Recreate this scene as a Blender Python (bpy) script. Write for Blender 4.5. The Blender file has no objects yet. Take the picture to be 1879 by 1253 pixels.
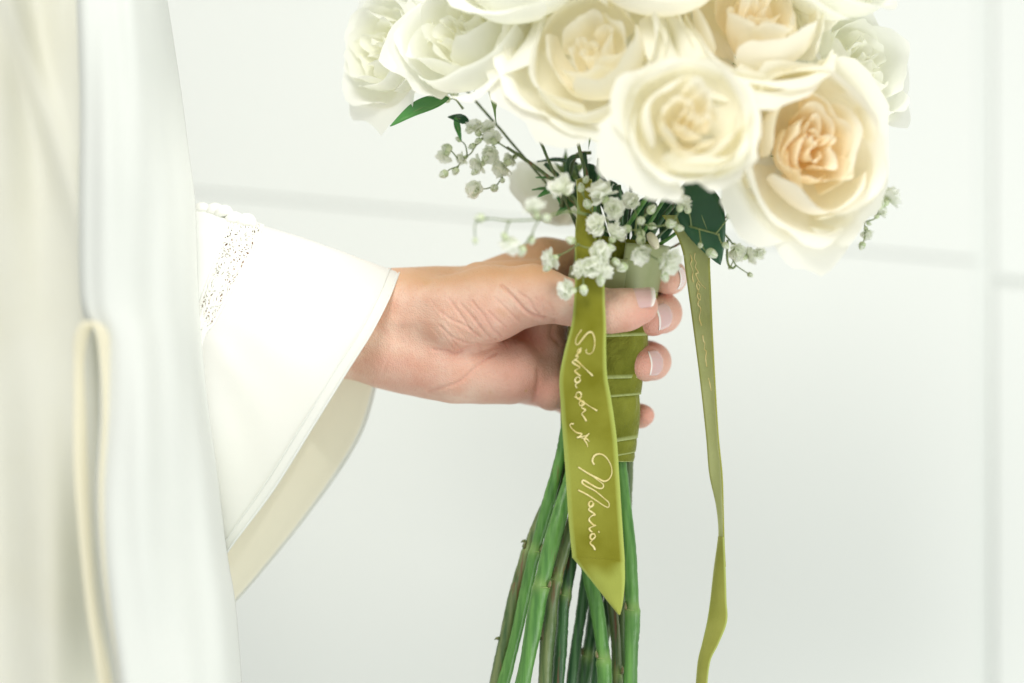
import bpy, math, random
import numpy as np
from mathutils import Vector, Matrix

# ------------------------------------------------------------------ units
# authoring unit: 1 unit = 0.24 mm on the plane of the bouquet handle (depth 0)
S = 0.00024
FW, FH = 1879.0, 1253.0
LENS = 100.0
D = FW * LENS / 36.0            # camera distance in authoring units

def U(px, py, d=0.0):
    f = (D + d) / D
    return np.array([(px - FW / 2) * f, d, (FH / 2 - py) * f])

def UL(pts):
    return np.array([U(*p) for p in pts])

sc = bpy.context.scene
C = sc.collection

# ------------------------------------------------------------------ camera
cam = bpy.data.cameras.new("camera")
cam.lens = LENS
cam.sensor_width = 36.0
cam.clip_start = 0.01
cam.clip_end = 50
cam.dof.use_dof = True
cam.dof.focus_distance = (D - 70) * S
cam.dof.aperture_fstop = 2.3
camo = bpy.data.objects.new("camera", cam)
C.objects.link(camo)
camo.location = (0, -D * S, 0)
camo.rotation_euler = (math.radians(90), 0, 0)
sc.camera = camo

# ------------------------------------------------------------------ world + lamps (bright white room)
w = bpy.data.worlds.new("World")
sc.world = w
w.use_nodes = True
bg = w.node_tree.nodes["Background"]
bg.inputs[0].default_value = (0.975, 1.0, 0.965, 1)
bg.inputs[1].default_value = 0.66

def aim(o, target):
    dv = Vector(target) - o.location
    o.rotation_euler = dv.to_track_quat('-Z', 'Y').to_euler()

def area(name, loc, target, size, power, col):
    l = bpy.data.lights.new(name, 'AREA')
    l.shape = 'DISK'
    l.size = size
    l.energy = power
    l.color = col
    o = bpy.data.objects.new(name, l)
    C.objects.link(o)
    o.location = loc
    aim(o, target)
    return o

area("window_light", (-0.16, -0.92, 0.80), (0.05, 0.0, 0.03), 0.5, 8.8, (1.0, 0.978, 0.935))
area("wall_fill", (0.85, -0.55, -0.55), (0.0, 0.30, -0.22), 0.8, 6.8, (0.97, 1.0, 0.97))  # added fill that brightens the lower wall, no fixture in the room
sp = bpy.data.lights.new("sunbeam", 'SPOT')
sp.energy = 22.0
sp.spot_size = math.radians(10.0)
sp.spot_blend = 1.0
sp.shadow_soft_size = 0.01
sp.color = (1.0, 0.99, 0.95)
spo = bpy.data.objects.new("sunbeam", sp)
C.objects.link(spo)
spo.location = (0.34, -0.62, 0.66)
aim(spo, tuple(U(490, 440, -100) * S))

sc.view_settings.view_transform = 'Standard'
sc.view_settings.look = 'None'
sc.view_settings.exposure = 0.06
sc.view_settings.gamma = 1.0
sc.render.engine = 'CYCLES'
sc.cycles.use_denoising = True
sc.cycles.max_bounces = 20
sc.cycles.diffuse_bounces = 16
sc.cycles.transmission_bounces = 12
sc.cycles.transparent_max_bounces = 8

# ------------------------------------------------------------------ materials
def new_mat(name):
    m = bpy.data.materials.new(name)
    m.use_nodes = True
    nt = m.node_tree
    return m, nt, nt.nodes["Principled BSDF"], nt.nodes, nt.links

def noise_mix(nt, c1, c2, scale, detail=4.0, lo=0.35, hi=0.65, stretch=None):
    n, l = nt.nodes, nt.links
    tc = n.new('ShaderNodeTexCoord')
    src = tc.outputs['Object']
    if stretch:
        mp = n.new('ShaderNodeMapping')
        mp.inputs['Scale'].default_value = stretch
        l.new(src, mp.inputs[0])
        src = mp.outputs[0]
    nz = n.new('ShaderNodeTexNoise')
    nz.inputs['Scale'].default_value = scale
    nz.inputs['Detail'].default_value = detail
    l.new(src, nz.inputs['Vector'])
    mr = n.new('ShaderNodeMapRange')
    mr.inputs[1].default_value = lo
    mr.inputs[2].default_value = hi
    l.new(nz.outputs[0], mr.inputs[0])
    mx = n.new('ShaderNodeMix')
    mx.data_type = 'RGBA'
    mx.inputs[6].default_value = (*c1, 1)
    mx.inputs[7].default_value = (*c2, 1)
    l.new(mr.outputs[0], mx.inputs[0])
    return mx.outputs[2], nz.outputs[0], src

def bump(nt, bsdf, height, strength, dist):
    b = nt.nodes.new('ShaderNodeBump')
    b.inputs['Strength'].default_value = strength
    b.inputs['Distance'].default_value = dist
    nt.links.new(height, b.inputs['Height'])
    nt.links.new(b.outputs[0], bsdf.inputs['Normal'])

def simple(name, c1, c2, scale, rough, bstr=0.0, bdist=0.0002, spec=0.5, sheen=0.0, sss=0.0, stretch=None):
    m, nt, b, n, l = new_mat(name)
    col, h, src = noise_mix(nt, c1, c2, scale, stretch=stretch)
    l.new(col, b.inputs['Base Color'])
    b.inputs['Roughness'].default_value = rough
    b.inputs['Specular IOR Level'].default_value = spec
    if sheen:
        b.inputs['Sheen Weight'].default_value = sheen
        b.inputs['Sheen Roughness'].default_value = 0.35
    if sss:
        b.inputs['Subsurface Weight'].default_value = sss
        b.inputs['Subsurface Radius'].default_value = (1, .6, .4)
        b.inputs['Subsurface Scale'].default_value = 0.002
    if bstr:
        bump(nt, b, h, bstr, bdist)
    return m

def attr_mix(nt, name, c1, c2, base=None):
    n, l = nt.nodes, nt.links
    a = n.new('ShaderNodeAttribute')
    a.attribute_name = name
    mx = n.new('ShaderNodeMix')
    mx.data_type = 'RGBA'
    l.new(a.outputs['Fac'], mx.inputs[0])
    if base is not None:
        l.new(base, mx.inputs[6])
    else:
        mx.inputs[6].default_value = (*c1, 1)
    mx.inputs[7].default_value = (*c2, 1)
    return mx.outputs[2]

M = {}
M['wall'] = simple('wall_paint', (0.725, 0.745, 0.715), (0.735, 0.755, 0.725), 3.0, 0.55)
M['wall_gap'] = simple('wall_joint', (0.725, 0.75, 0.72), (0.735, 0.76, 0.73), 3.0, 0.7)

def petal_mat(name, base, trans, tint):
    m, nt, b, n, l = new_mat(name)
    out = n['Material Output']
    col, h, src = noise_mix(nt, base, tuple(x * 0.97 for x in base), 60, stretch=(1, 1, 0.4))
    col = attr_mix(nt, 'tint', None, tint, base=col)
    l.new(col, b.inputs['Base Color'])
    b.inputs['Roughness'].default_value = 0.55
    b.inputs['Specular IOR Level'].default_value = 0.25
    b.inputs['Sheen Weight'].default_value = 0.15
    tr = n.new('ShaderNodeBsdfTranslucent')
    tcol = attr_mix(nt, 'tint', trans, tint)
    l.new(tcol, tr.inputs[0])
    ms = n.new('ShaderNodeMixShader')
    ms.inputs[0].default_value = 0.42
    l.new(b.outputs[0], ms.inputs[1])
    l.new(tr.outputs[0], ms.inputs[2])
    l.new(ms.outputs[0], out.inputs[0])
    bump(nt, b, h, 0.15, 0.0003)
    return m

M['petal'] = petal_mat('rose_petal', (0.965, 0.958, 0.895), (0.98, 0.968, 0.86), (0.99, 0.80, 0.48))
M['petal_w'] = petal_mat('rose_petal_white', (0.965, 0.966, 0.925), (0.97, 0.972, 0.88), (0.95, 0.92, 0.70))
M['floret'] = petal_mat('floret_petal', (0.965, 0.97, 0.945), (0.96, 0.97, 0.90), (0.55, 0.65, 0.30))
M['sepal'] = simple('sepal_green', (0.10, 0.21, 0.06), (0.20, 0.30, 0.09), 90, 0.5)
M['bud'] = simple('bud_green', (0.42, 0.52, 0.28), (0.62, 0.68, 0.46), 300, 0.55)
M['twig'] = simple('twig_green', (0.13, 0.20, 0.07), (0.24, 0.28, 0.11), 200, 0.55)
M['leaf'] = simple('leaf_green', (0.035, 0.17, 0.035), (0.07, 0.25, 0.05), 50, 0.38, 0.3, 0.0004)
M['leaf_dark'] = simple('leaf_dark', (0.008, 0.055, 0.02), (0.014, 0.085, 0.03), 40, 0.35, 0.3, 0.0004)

def stem_mat(name, c1, c2, brown, amt):
    m, nt, b, n, l = new_mat(name)
    col, h, src = noise_mix(nt, tuple(x * 0.92 for x in c1), tuple(x * 1.0 for x in c2), 150, detail=6, stretch=(3, 3, 0.16))
    nz = n.new('ShaderNodeTexNoise')
    nz.inputs['Scale'].default_value = 120
    nz.inputs['Detail'].default_value = 5
    l.new(src, nz.inputs['Vector'])
    mr = n.new('ShaderNodeMapRange')
    mr.inputs[1].default_value = 0.68 - amt
    mr.inputs[2].default_value = 0.78 - amt
    l.new(nz.outputs[0], mr.inputs[0])
    mx = n.new('ShaderNodeMix')
    mx.data_type = 'RGBA'
    l.new(mr.outputs[0], mx.inputs[0])
    l.new(col, mx.inputs[6])
    mx.inputs[7].default_value = (*brown, 1)
    c = attr_mix(nt, 'node', None, (0.24, 0.36, 0.10), base=mx.outputs[2])
    l.new(c, b.inputs['Base Color'])
    b.inputs['Roughness'].default_value = 0.38
    b.inputs['Specular IOR Level'].default_value = 0.5
    bump(nt, b, h, 0.6, 0.0006)
    return m

M['stem'] = stem_mat('stem_green', (0.055, 0.175, 0.030), (0.12, 0.29, 0.06), (0.15, 0.12, 0.04), 0.03)
M['stem_old'] = stem_mat('stem_olive', (0.05, 0.11, 0.03), (0.16, 0.20, 0.075), (0.17, 0.075, 0.035), 0.10)
M['stem_deep'] = stem_mat('stem_deep_green', (0.014, 0.06, 0.018), (0.05, 0.14, 0.04), (0.13, 0.05, 0.028), 0.07)

def velvet(name, c1, c2, edge, crumple=0.0):
    m, nt, b, n, l = new_mat(name)
    col, h, src = noise_mix(nt, c1, c2, 55, detail=3, lo=0.3, hi=0.7)
    c = attr_mix(nt, 'edge', None, edge, base=col)
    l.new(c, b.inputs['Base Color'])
    b.inputs['Roughness'].default_value = 0.9
    b.inputs['Specular IOR Level'].default_value = 0.1
    b.inputs['Sheen Weight'].default_value = 0.55
    b.inputs['Sheen Roughness'].default_value = 0.3
    b.inputs['Sheen Tint'].default_value = (0.88, 0.92, 0.55, 1)
    nz = n.new('ShaderNodeTexNoise')
    nz.inputs['Scale'].default_value = 1800
    l.new(src, nz.inputs['Vector'])
    if crumple:
        n2 = n.new('ShaderNodeTexNoise')
        n2.inputs['Scale'].default_value = 130
        n2.inputs['Detail'].default_value = 3
        n2.inputs['Distortion'].default_value = 1.2
        l.new(src, n2.inputs['Vector'])
        mu = n.new('ShaderNodeMath'); mu.operation = 'MULTIPLY_ADD'
        mu.inputs[1].default_value = crumple
        l.new(n2.outputs[0], mu.inputs[0]); l.new(nz.outputs[0], mu.inputs[2])
        bump(nt, b, mu.outputs[0], 0.6, 0.0004)
    else:
        bump(nt, b, nz.outputs[0], 0.5, 0.0003)
    return m

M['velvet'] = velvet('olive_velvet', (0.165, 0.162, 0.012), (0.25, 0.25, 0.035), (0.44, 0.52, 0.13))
M['velvet_wrap'] = velvet('olive_velvet_wrap', (0.105, 0.118, 0.012), (0.22, 0.235, 0.035), (0.46, 0.52, 0.22), 7.0)
M['velvet_back'] = velvet('olive_ribbon_pale', (0.36, 0.39, 0.15), (0.44, 0.47, 0.22), (0.30, 0.31, 0.06))
M['velvet_mid'] = velvet('olive_velvet_light', (0.23, 0.24, 0.045), (0.30, 0.31, 0.075), (0.40, 0.46, 0.14))
M['satin'] = simple('sage_satin', (0.21, 0.245, 0.10), (0.29, 0.32, 0.15), 40, 0.5, 0.2, 0.0003, sheen=0.3)
M['gold'] = simple('gold_thread', (0.62, 0.50, 0.16), (0.78, 0.68, 0.34), 300, 0.45, spec=0.7)
M['pearl'] = simple('pearl_pin', (0.66, 0.62, 0.46), (0.72, 0.68, 0.52), 100, 0.3)

def cloth(name, c1, c2, trans=0.2):
    m, nt, b, n, l = new_mat(name)
    out = n['Material Output']
    col, h, src = noise_mix(nt, c1, c2, 12)
    l.new(col, b.inputs['Base Color'])
    b.inputs['Roughness'].default_value = 0.75
    b.inputs['Specular IOR Level'].default_value = 0.2
    b.inputs['Sheen Weight'].default_value = 0.2
    nz = n.new('ShaderNodeTexNoise')
    nz.inputs['Scale'].default_value = 900
    l.new(src, nz.inputs['Vector'])
    bump(nt, b, nz.outputs[0], 0.12, 0.0002)
    tr = n.new('ShaderNodeBsdfTranslucent')
    tr.inputs[0].default_value = (*c1, 1)
    ms = n.new('ShaderNodeMixShader')
    ms.inputs[0].default_value = trans
    l.new(b.outputs[0], ms.inputs[1])
    l.new(tr.outputs[0], ms.inputs[2])
    l.new(ms.outputs[0], out.inputs[0])
    return m

M['robe'] = cloth('white_robe_cloth', (0.78, 0.80, 0.765), (0.82, 0.835, 0.80))
M['cuff'] = cloth('white_cuff_cloth', (0.83, 0.85, 0.82), (0.86, 0.87, 0.845), 0.34)
M['facing'] = cloth('cream_facing_cloth', (0.93, 0.895, 0.76), (0.94, 0.91, 0.79), 0.5)
M['cream'] = cloth('shade_cream_robe_cloth', (0.83, 0.82, 0.72), (0.87, 0.87, 0.80))  # cream tone stands in for the shade on the recessed robe layer
M['lace'] = cloth('lace_thread', (0.87, 0.87, 0.82), (0.89, 0.89, 0.85))

def skin_mat():
    m, nt, b, n, l = new_mat('skin')
    col, h, src = noise_mix(nt, (0.73, 0.515, 0.405), (0.655, 0.38, 0.275), 90, detail=6, lo=0.32, hi=0.68)
    c = attr_mix(nt, 'flush', None, (0.66, 0.30, 0.235), base=col)
    sn = n.new('ShaderNodeTexNoise')
    sn.inputs['Scale'].default_value = 420
    sn.inputs['Detail'].default_value = 4
    l.new(src, sn.inputs['Vector'])
    sr = n.new('ShaderNodeMapRange')
    sr.inputs[1].default_value = 0.55; sr.inputs[2].default_value = 0.80
    sr.inputs[4].default_value = 0.45
    l.new(sn.outputs[0], sr.inputs[0])
    sm = n.new('ShaderNodeMix'); sm.data_type = 'RGBA'
    l.new(sr.outputs[0], sm.inputs[0]); l.new(c, sm.inputs[6]); sm.inputs[7].default_value = (0.60, 0.29, 0.22, 1)
    c = sm.outputs[2]
    c = attr_mix(nt, 'tan', None, (0.58, 0.33, 0.175), base=c)
    l.new(c, b.inputs['Base Color'])
    b.inputs['Roughness'].default_value = 0.48
    b.inputs['Specular IOR Level'].default_value = 0.35
    b.inputs['Subsurface Weight'].default_value = 0.22
    b.inputs['Subsurface Radius'].default_value = (1.0, 0.42, 0.25)
    b.inputs['Subsurface Scale'].default_value = 0.0022
    v = n.new('ShaderNodeTexVoronoi')
    v.inputs['Scale'].default_value = 1500
    l.new(src, v.inputs['Vector'])
    nz = n.new('ShaderNodeTexNoise')
    nz.inputs['Scale'].default_value = 500
    nz.inputs['Detail'].default_value = 4
    l.new(src, nz.inputs['Vector'])
    ad = n.new('ShaderNodeMath')
    l.new(v.outputs[0], ad.inputs[0])
    l.new(nz.outputs[0], ad.inputs[1])
    bump(nt, b, ad.outputs[0], 0.75, 0.0003)
    return m

M['skin'] = skin_mat()

def nail_mat():
    m, nt, b, n, l = new_mat('nail')
    c = attr_mix(nt, 'tip', (0.66, 0.43, 0.41), (0.88, 0.82, 0.77))
    l.new(c, b.inputs['Base Color'])
    b.inputs['Roughness'].default_value = 0.16
    b.inputs['Coat Weight'].default_value = 1.0
    b.inputs['Coat Roughness'].default_value = 0.06
    b.inputs['Subsurface Weight'].default_value = 0.1
    b.inputs['Subsurface Scale'].default_value = 0.001
    return m

M['nail'] = nail_mat()

# ------------------------------------------------------------------ mesh helpers
ORG = {}

def place(o, origin, parent):
    po = ORG.get(parent.name, np.zeros(3)) if parent else np.zeros(3)
    ORG[o.name] = np.array(origin, float)
    o.location = tuple((np.array(origin) - po) * S)
    if parent:
        o.parent = parent

def mesh_data(name, V, F, mats, smooth=True, attrs=None, midx=None):
    me = bpy.data.meshes.new(name)
    me.from_pydata([tuple(v) for v in (np.asarray(V) * S)], [], [tuple(int(i) for i in f) for f in F])
    for mt in (mats if isinstance(mats, (list, tuple)) else [mats]):
        me.materials.append(M[mt])
    if smooth:
        me.polygons.foreach_set('use_smooth', [True] * len(me.polygons))
    if midx is not None:
        me.polygons.foreach_set('material_index', list(map(int, midx)))
    for k, a in (attrs or {}).items():
        at = me.attributes.new(k, 'FLOAT', 'POINT')
        at.data.foreach_set('value', np.asarray(a, dtype=np.float32))
    me.update()
    return me

def mk(name, V, F, mats, parent=None, smooth=True, attrs=None, midx=None, origin=None, solid=0.0, sub=0):
    V = np.asarray(V, float)
    if origin is None:
        origin = V.mean(0)
    me = mesh_data(name, V - origin, F, mats, smooth, attrs, midx)
    o = bpy.data.objects.new(name, me)
    C.objects.link(o)
    place(o, origin, parent)
    if solid:
        md = o.modifiers.new('thickness', 'SOLIDIFY')
        md.thickness = solid * S
        md.offset = 0
    if sub:
        md = o.modifiers.new('smooth', 'SUBSURF')
        md.levels = sub
        md.render_levels = sub
    return o

def empty(name, origin, parent=None):
    o = bpy.data.objects.new(name, None)
    o.empty_display_size = 0.01
    C.objects.link(o)
    place(o, origin, parent)
    return o

def tag(o, label=None, cat=None, kind=None, group=None):
    if label: o['label'] = label
    if cat: o['category'] = cat
    if kind: o['kind'] = kind
    if group: o['group'] = group
    return o

def grid_faces(nu, nv, wrap_u=False):
    F = []
    for i in range(nu if wrap_u else nu - 1):
        for j in range(nv - 1):
            i2 = (i + 1) % nu
            F.append((i * nv + j, i2 * nv + j, i2 * nv + j + 1, i * nv + j + 1))
    return F

def cr(P, n, closed=False):
    """Catmull-Rom resample, n points."""
    P = np.asarray(P, float)
    k = len(P)
    if closed:
        idx = lambda i: P[i % k]
        segs = k
    else:
        idx = lambda i: P[i] if 0 <= i < k else (2 * P[0] - P[1] if i < 0 else 2 * P[-1] - P[-2])
        segs = k - 1
    out = []
    for t in np.linspace(0, segs, n, endpoint=not closed):
        i = min(int(t), segs - 1)
        f = t - i
        p0, p1, p2, p3 = idx(i - 1), idx(i), idx(i + 1), idx(i + 2)
        out.append(0.5 * ((2 * p1) + (-p0 + p2) * f + (2 * p0 - 5 * p1 + 4 * p2 - p3) * f * f + (-p0 + 3 * p1 - 3 * p2 + p3) * f ** 3))
    return np.array(out)

def nrm(v):
    v = np.asarray(v, float)
    return v / (np.linalg.norm(v) + 1e-12)

def tube(P, R, sides=8, cap=True, flat=1.0, flat_dir=None):
    P = np.asarray(P, float)
    n = len(P)
    R = np.broadcast_to(np.asarray(R, float), (n,))
    T = np.gradient(P, axis=0)
    V = []
    ref = np.array([0.31, -0.9, 0.2]) if flat_dir is None else np.asarray(flat_dir, float)
    for i in range(n):
        t = nrm(T[i])
        a = nrm(ref - t * ref.dot(t))
        b = np.cross(t, a)
        for s in range(sides):
            th = 2 * math.pi * s / sides
            V.append(P[i] + R[i] * (math.cos(th) * a * flat + math.sin(th) * b))
    F = []
    for i in range(n - 1):
        for s in range(sides):
            s2 = (s + 1) % sides
            F.append((i * sides + s, i * sides + s2, (i + 1) * sides + s2, (i + 1) * sides + s))
    if cap:
        F.append(tuple(range(sides))[::-1])
        F.append(tuple((n - 1) * sides + s for s in range(sides)))
    return np.array(V), F

class Acc:
    def __init__(s): s.V = []; s.F = []; s.n = 0; s.mi = []
    def add(s, V, F, mi=0):
        s.V.append(np.asarray(V)); s.F += [tuple(i + s.n for i in f) for f in F]
        s.mi += [mi] * len(F); s.n += len(V)
    def verts(s): return np.vstack(s.V)

# ------------------------------------------------------------------ the setting: white panelled wall
WD = 1250.0
wall = mk('wall', UL([(-900, -900, WD + 13), (2900, -900, WD + 13), (2900, 2200, WD + 13), (-900, 2200, WD + 13)]),
          [(0, 1, 2, 3)], 'wall_gap', smooth=False)
tag(wall, kind='structure')

def panel(corners):
    # corners tl,tr,br,bl in photo units on the wall plane; bevelled board 26 deep
    Fp = UL([(x, y, WD) for x, y in corners])
    c = Fp.mean(0)
    inner = c + (Fp - c) * (1 - 2.5 / np.linalg.norm(Fp - c, axis=1))[:, None]
    outer = Fp.copy(); outer[:, 1] += 3
    back = Fp.copy(); back[:, 1] += 11
    V = np.vstack([inner, outer, back])
    F = [(0, 1, 2, 3)]
    for k in range(4):
        k2 = (k + 1) % 4
        F += [(k, k + 4, k2 + 4, k2), (k + 4, k + 8, k2 + 8, k2 + 4)]
    mk('panel', V, F, 'wall', wall, smooth=False)

def gy(x): return 352 + 0.0889 * (x - 360)
g = 1.2
panel([(-880, -880), (1794, -880), (1794, gy(1794) - g), (-880, gy(-880) - g)])
panel([(-880, gy(-880) + g), (1794, gy(1794) + g), (1794, 2180), (-880, 2180)])
panel([(1825, -880), (2880, -880), (2880, gy(2880) + 26), (1825, gy(1825) + 26)])
panel([(1825, gy(1825) + 37), (2880, gy(2880) + 37), (2880, 2180), (1825, 2180)])

# ------------------------------------------------------------------ the hand (one continuous body mesh from a distance field)
def cone(P, a, b, ra, rb):
    ab = (b - a).astype(np.float32); a = a.astype(np.float32)
    Q = P - a
    dt = Q @ ab
    l2 = float(ab @ ab)
    t = np.clip(dt / l2, 0, 1)
    d2 = np.einsum('ij,ij->i', Q, Q) - 2 * t * dt + t * t * l2
    return np.sqrt(np.maximum(d2, 0)) - (ra + t * (rb - ra))

def smin(a, b, k):
    h = np.clip(k - np.abs(a - b), 0, None) / k
    return np.minimum(a, b) - h * h * k * 0.25

def chain(P, pts, k=6.0):
    """pts: (px,py,d,r) joints"""
    out = None
    for p, q in zip(pts[:-1], pts[1:]):
        dd = cone(P, U(*p[:3]), U(*q[:3]), p[3], q[3])
        out = dd if out is None else smin(out, dd, k)
    return out

def hand_sdf(P):
    P = np.asarray(P, np.float32)
    # forearm and wrist
    fore = smin(chain(P, [(340, 500, 10, 96), (560, 545, 16, 80), (700, 570, 22, 70), (790, 572, 20, 72)]),
                chain(P, [(340, 560, 20, 96), (540, 608, 36, 82), (690, 628, 40, 70), (790, 648, 40, 70)]), 60)
    # back of the hand: metacarpals
    meta = chain(P, [(740, 566, 50, 62), (880, 540, 70, 56), (1000, 484, 100, 46)])
    for pts in ([(740, 590, 60, 60), (1000, 555, 125, 46)],
                [(740, 630, 60, 60), (1000, 635, 120, 46)],
                [(720, 640, 40, 60), (880, 682, 60, 54), (985, 698, 90, 44)]):
        meta = smin(meta, chain(P, pts), 40)
    palm = smin(fore, meta, 50)
    # heel of the hand and the pads under the fingers
    hyp = chain(P, [(720, 634, 18, 62), (840, 672, 0, 66), (935, 682, 12, 60)])
    palm = smin(palm, hyp, 35)
    pad = chain(P, [(1000, 560, 62, 40), (1003, 640, 52, 40), (1000, 702, 40, 40), (1012, 716, 30, 38)])
    palm = smin(palm, pad, 26)
    # thumb mass
    then = chain(P, [(735, 572, 0, 62), (840, 574, -45, 66), (900, 557, -62, 66), (980, 540, -88, 52)], 20)
    body = smin(palm, then, 17)
    web = chain(P, [(880, 520, 0, 40), (985, 505, 30, 30)])
    body = smin(body, web, 26)
    thumb = chain(P, [(975, 541, -88, 52), (1012, 546, -100, 43), (1045, 555, -112, 38.5), (1085, 566, -119, 38),
                      (1120, 571, -121, 37), (1150, 568, -121, 35.5), (1176, 562, -120, 31)], 14)
    body = smin(body, thumb, 16)
    out = body
    fingers = [
        [(1000, 484, 100, 46), (1060, 478, 125, 38), (1150, 488, 128, 36), (1205, 498, 95, 34), (1228, 508, 45, 31), (1222, 512, 5, 27)],
        [(1000, 555, 125, 44), (1070, 560, 138, 37), (1160, 562, 122, 37), (1205, 569, 80, 36), (1214, 574, 38, 36), (1198, 581, -8, 33), (1189, 583, -24, 31)],
        [(1000, 635, 120, 44), (1065, 645, 134, 35), (1150, 655, 118, 35), (1190, 660, 75, 33.5), (1197, 663, 34, 33), (1184, 667, -12, 30.5), (1175, 668, -30, 28.5)],
        [(985, 698, 90, 42), (1050, 735, 118, 29), (1130, 758, 110, 26), (1160, 762, 72, 23), (1176, 763, 48, 20.5), (1183, 762, 38, 17.5)],
    ]
    for f in fingers:
        fd = chain(P, f, 10)
        out = np.minimum(out, smin(body, fd, 18))
    return out

def surface_nets(lo, hi, h, f, coarse=4):
    n = (np.ceil((hi - lo) / (h * coarse)).astype(int)) * coarse
    nc = n // coarse
    ax = [lo[i] + h * coarse * (np.arange(nc[i]) + 0.5) for i in range(3)]
    G = np.stack(np.meshgrid(*ax, indexing='ij'), -1).reshape(-1, 3)
    Fc = f(G).reshape(nc)
    act = np.abs(Fc) < h * coarse * 1.25
    Fg = np.repeat(np.repeat(np.repeat(Fc, coarse, 0), coarse, 1), coarse, 2).astype(float)
    am = np.repeat(np.repeat(np.repeat(act, coarse, 0), coarse, 1), coarse, 2)
    I = np.argwhere(am)
    Fg[am] = f(lo + h * I)
    ins = Fg < 0
    sub = lambda A, dx, dy, dz: A[dx:A.shape[0] - 1 + dx, dy:A.shape[1] - 1 + dy, dz:A.shape[2] - 1 + dz]
    cor = [(x, y, z) for x in (0, 1) for y in (0, 1) for z in (0, 1)]
    cnt = sum(sub(ins, *c).astype(np.int8) for c in cor)
    cell = (cnt > 0) & (cnt < 8)
    ci = np.argwhere(cell)
    idm = -np.ones(cell.shape, int)
    idm[cell] = np.arange(len(ci))
    acc = np.zeros((len(ci), 3)); num = np.zeros(len(ci))
    for a in cor:
        for k in range(3):
            if a[k] == 0:
                b = list(a); b[k] = 1
                fa = Fg[ci[:, 0] + a[0], ci[:, 1] + a[1], ci[:, 2] + a[2]]
                fb = Fg[ci[:, 0] + b[0], ci[:, 1] + b[1], ci[:, 2] + b[2]]
                m = (fa < 0) != (fb < 0)
                t = np.where(m, fa / (fa - fb + 1e-12), 0)
                p = np.array(a, float)[None] + t[:, None] * (np.array(b) - np.array(a))[None]
                acc[m] += p[m]; num[m] += 1
    V = lo + h * (ci + acc / num[:, None])
    F = []
    for k in range(3):
        o1, o2 = (k + 1) % 3, (k + 2) % 3
        s0 = [slice(None)] * 3; s1 = [slice(None)] * 3
        s0[k] = slice(0, -1); s1[k] = slice(1, None)
        ch = ins[tuple(s0)] != ins[tuple(s1)]
        E = np.argwhere(ch)
        ok = (E[:, o1] > 0) & (E[:, o2] > 0) & (E[:, o1] < cell.shape[o1]) & (E[:, o2] < cell.shape[o2])
        E = E[ok]
        e1 = np.zeros(3, int); e1[o1] = 1
        e2 = np.zeros(3, int); e2[o2] = 1
        q = [E, E - e1, E - e1 - e2, E - e2]
        ids = np.stack([idm[x[:, 0], x[:, 1], x[:, 2]] for x in q], 1)
        flip = ins[E[:, 0], E[:, 1], E[:, 2]]
        ids[~flip] = ids[~flip][:, ::-1]
        F.append(ids[(ids >= 0).all(1)])
    return V, np.vstack(F)

def grad(f, P, e=0.8):
    K = np.array([(1, -1, -1), (-1, -1, 1), (-1, 1, -1), (1, 1, 1)], float)
    return sum(k[None] * f(P + e * k)[:, None] for k in K) / (4 * e)

def polydist(px, py, pts):
    d = np.full(len(px), 1e9)
    for (x0, y0), (x1, y1) in zip(pts[:-1], pts[1:]):
        ax_, ay_ = x1 - x0, y1 - y0
        t = np.clip(((px - x0) * ax_ + (py - y0) * ay_) / (ax_ * ax_ + ay_ * ay_), 0, 1)
        d = np.minimum(d, np.hypot(px - x0 - t * ax_, py - y0 - t * ay_))
    return d

def c8(pts): return [(760 + x / 4.322, 470 + y / 4.322) for x, y in pts]

CREASES = [  # polyline, depth, width
    (c8([(690, 230), (790, 330), (870, 420), (950, 470), (1030, 490)]), 4.2, 3.4),
    (c8([(830, 290), (910, 350), (950, 420), (985, 455)]), 2.0, 3.0),
    (c8([(210, 440), (290, 500), (380, 540), (440, 580)]), 1.9, 2.8),
    (c8([(280, 340), (350, 440), (440, 570), (520, 640)]), 2.0, 2.9),
    (c8([(370, 380), (450, 470), (520, 560), (600, 650)]), 2.1, 2.9),
    (c8([(460, 360), (540, 460), (620, 580), (690, 640)]), 1.9, 2.9),
    (c8([(640, 330), (720, 410), (800, 490), (830, 520)]), 1.8, 2.9),
    (c8([(590, 440), (650, 500), (720, 560)]), 1.4, 2.8),
    (c8([(210, 560), (300, 640), (420, 690), (500, 700)]), 1.9, 2.8),
    (c8([(150, 740), (240, 745), (310, 770), (390, 740), (470, 715), (560, 690), (640, 668)]), 3.2, 3.6),
    (c8([(110, 1070), (230, 1040), (350, 1000), (430, 940), (490, 880), (560, 820), (640, 770)]), 2.2, 3.6),
    (c8([(985, 900), (985, 1000), (950, 1130)]), 2.4, 5.0),
    (c8([(1110, 520), (1085, 620), (1150, 690)]), 2.5, 5.0),
    (c8([(960, 330), (1010, 380), (1020, 440)]), 1.0, 2.6),
    (c8([(1060, 370), (1100, 430), (1105, 470)]), 1.0, 2.6),
    ([(1092, 540), (1096, 565), (1092, 600)], 1.6, 3.2),
    ([(700, 690), (720, 640), (735, 600)], 0.8, 4.0),
]
_r = random.Random(5)
for _k in range(34):                       # fine skin lines across the ball of the thumb and the palm
    _x, _y = _r.uniform(790, 985), _r.uniform(545, 628)
    _l = _r.uniform(18, 46); _a = math.radians(_r.uniform(42, 60))
    CREASES.append(([(_x, _y), (_x + _l * .5 * math.cos(_a) + _r.uniform(-2, 2), _y + _l * .5 * math.sin(_a)), (_x + _l * math.cos(_a), _y + _l * math.sin(_a))], _r.uniform(0.3, 0.9), 1.9))
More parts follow.
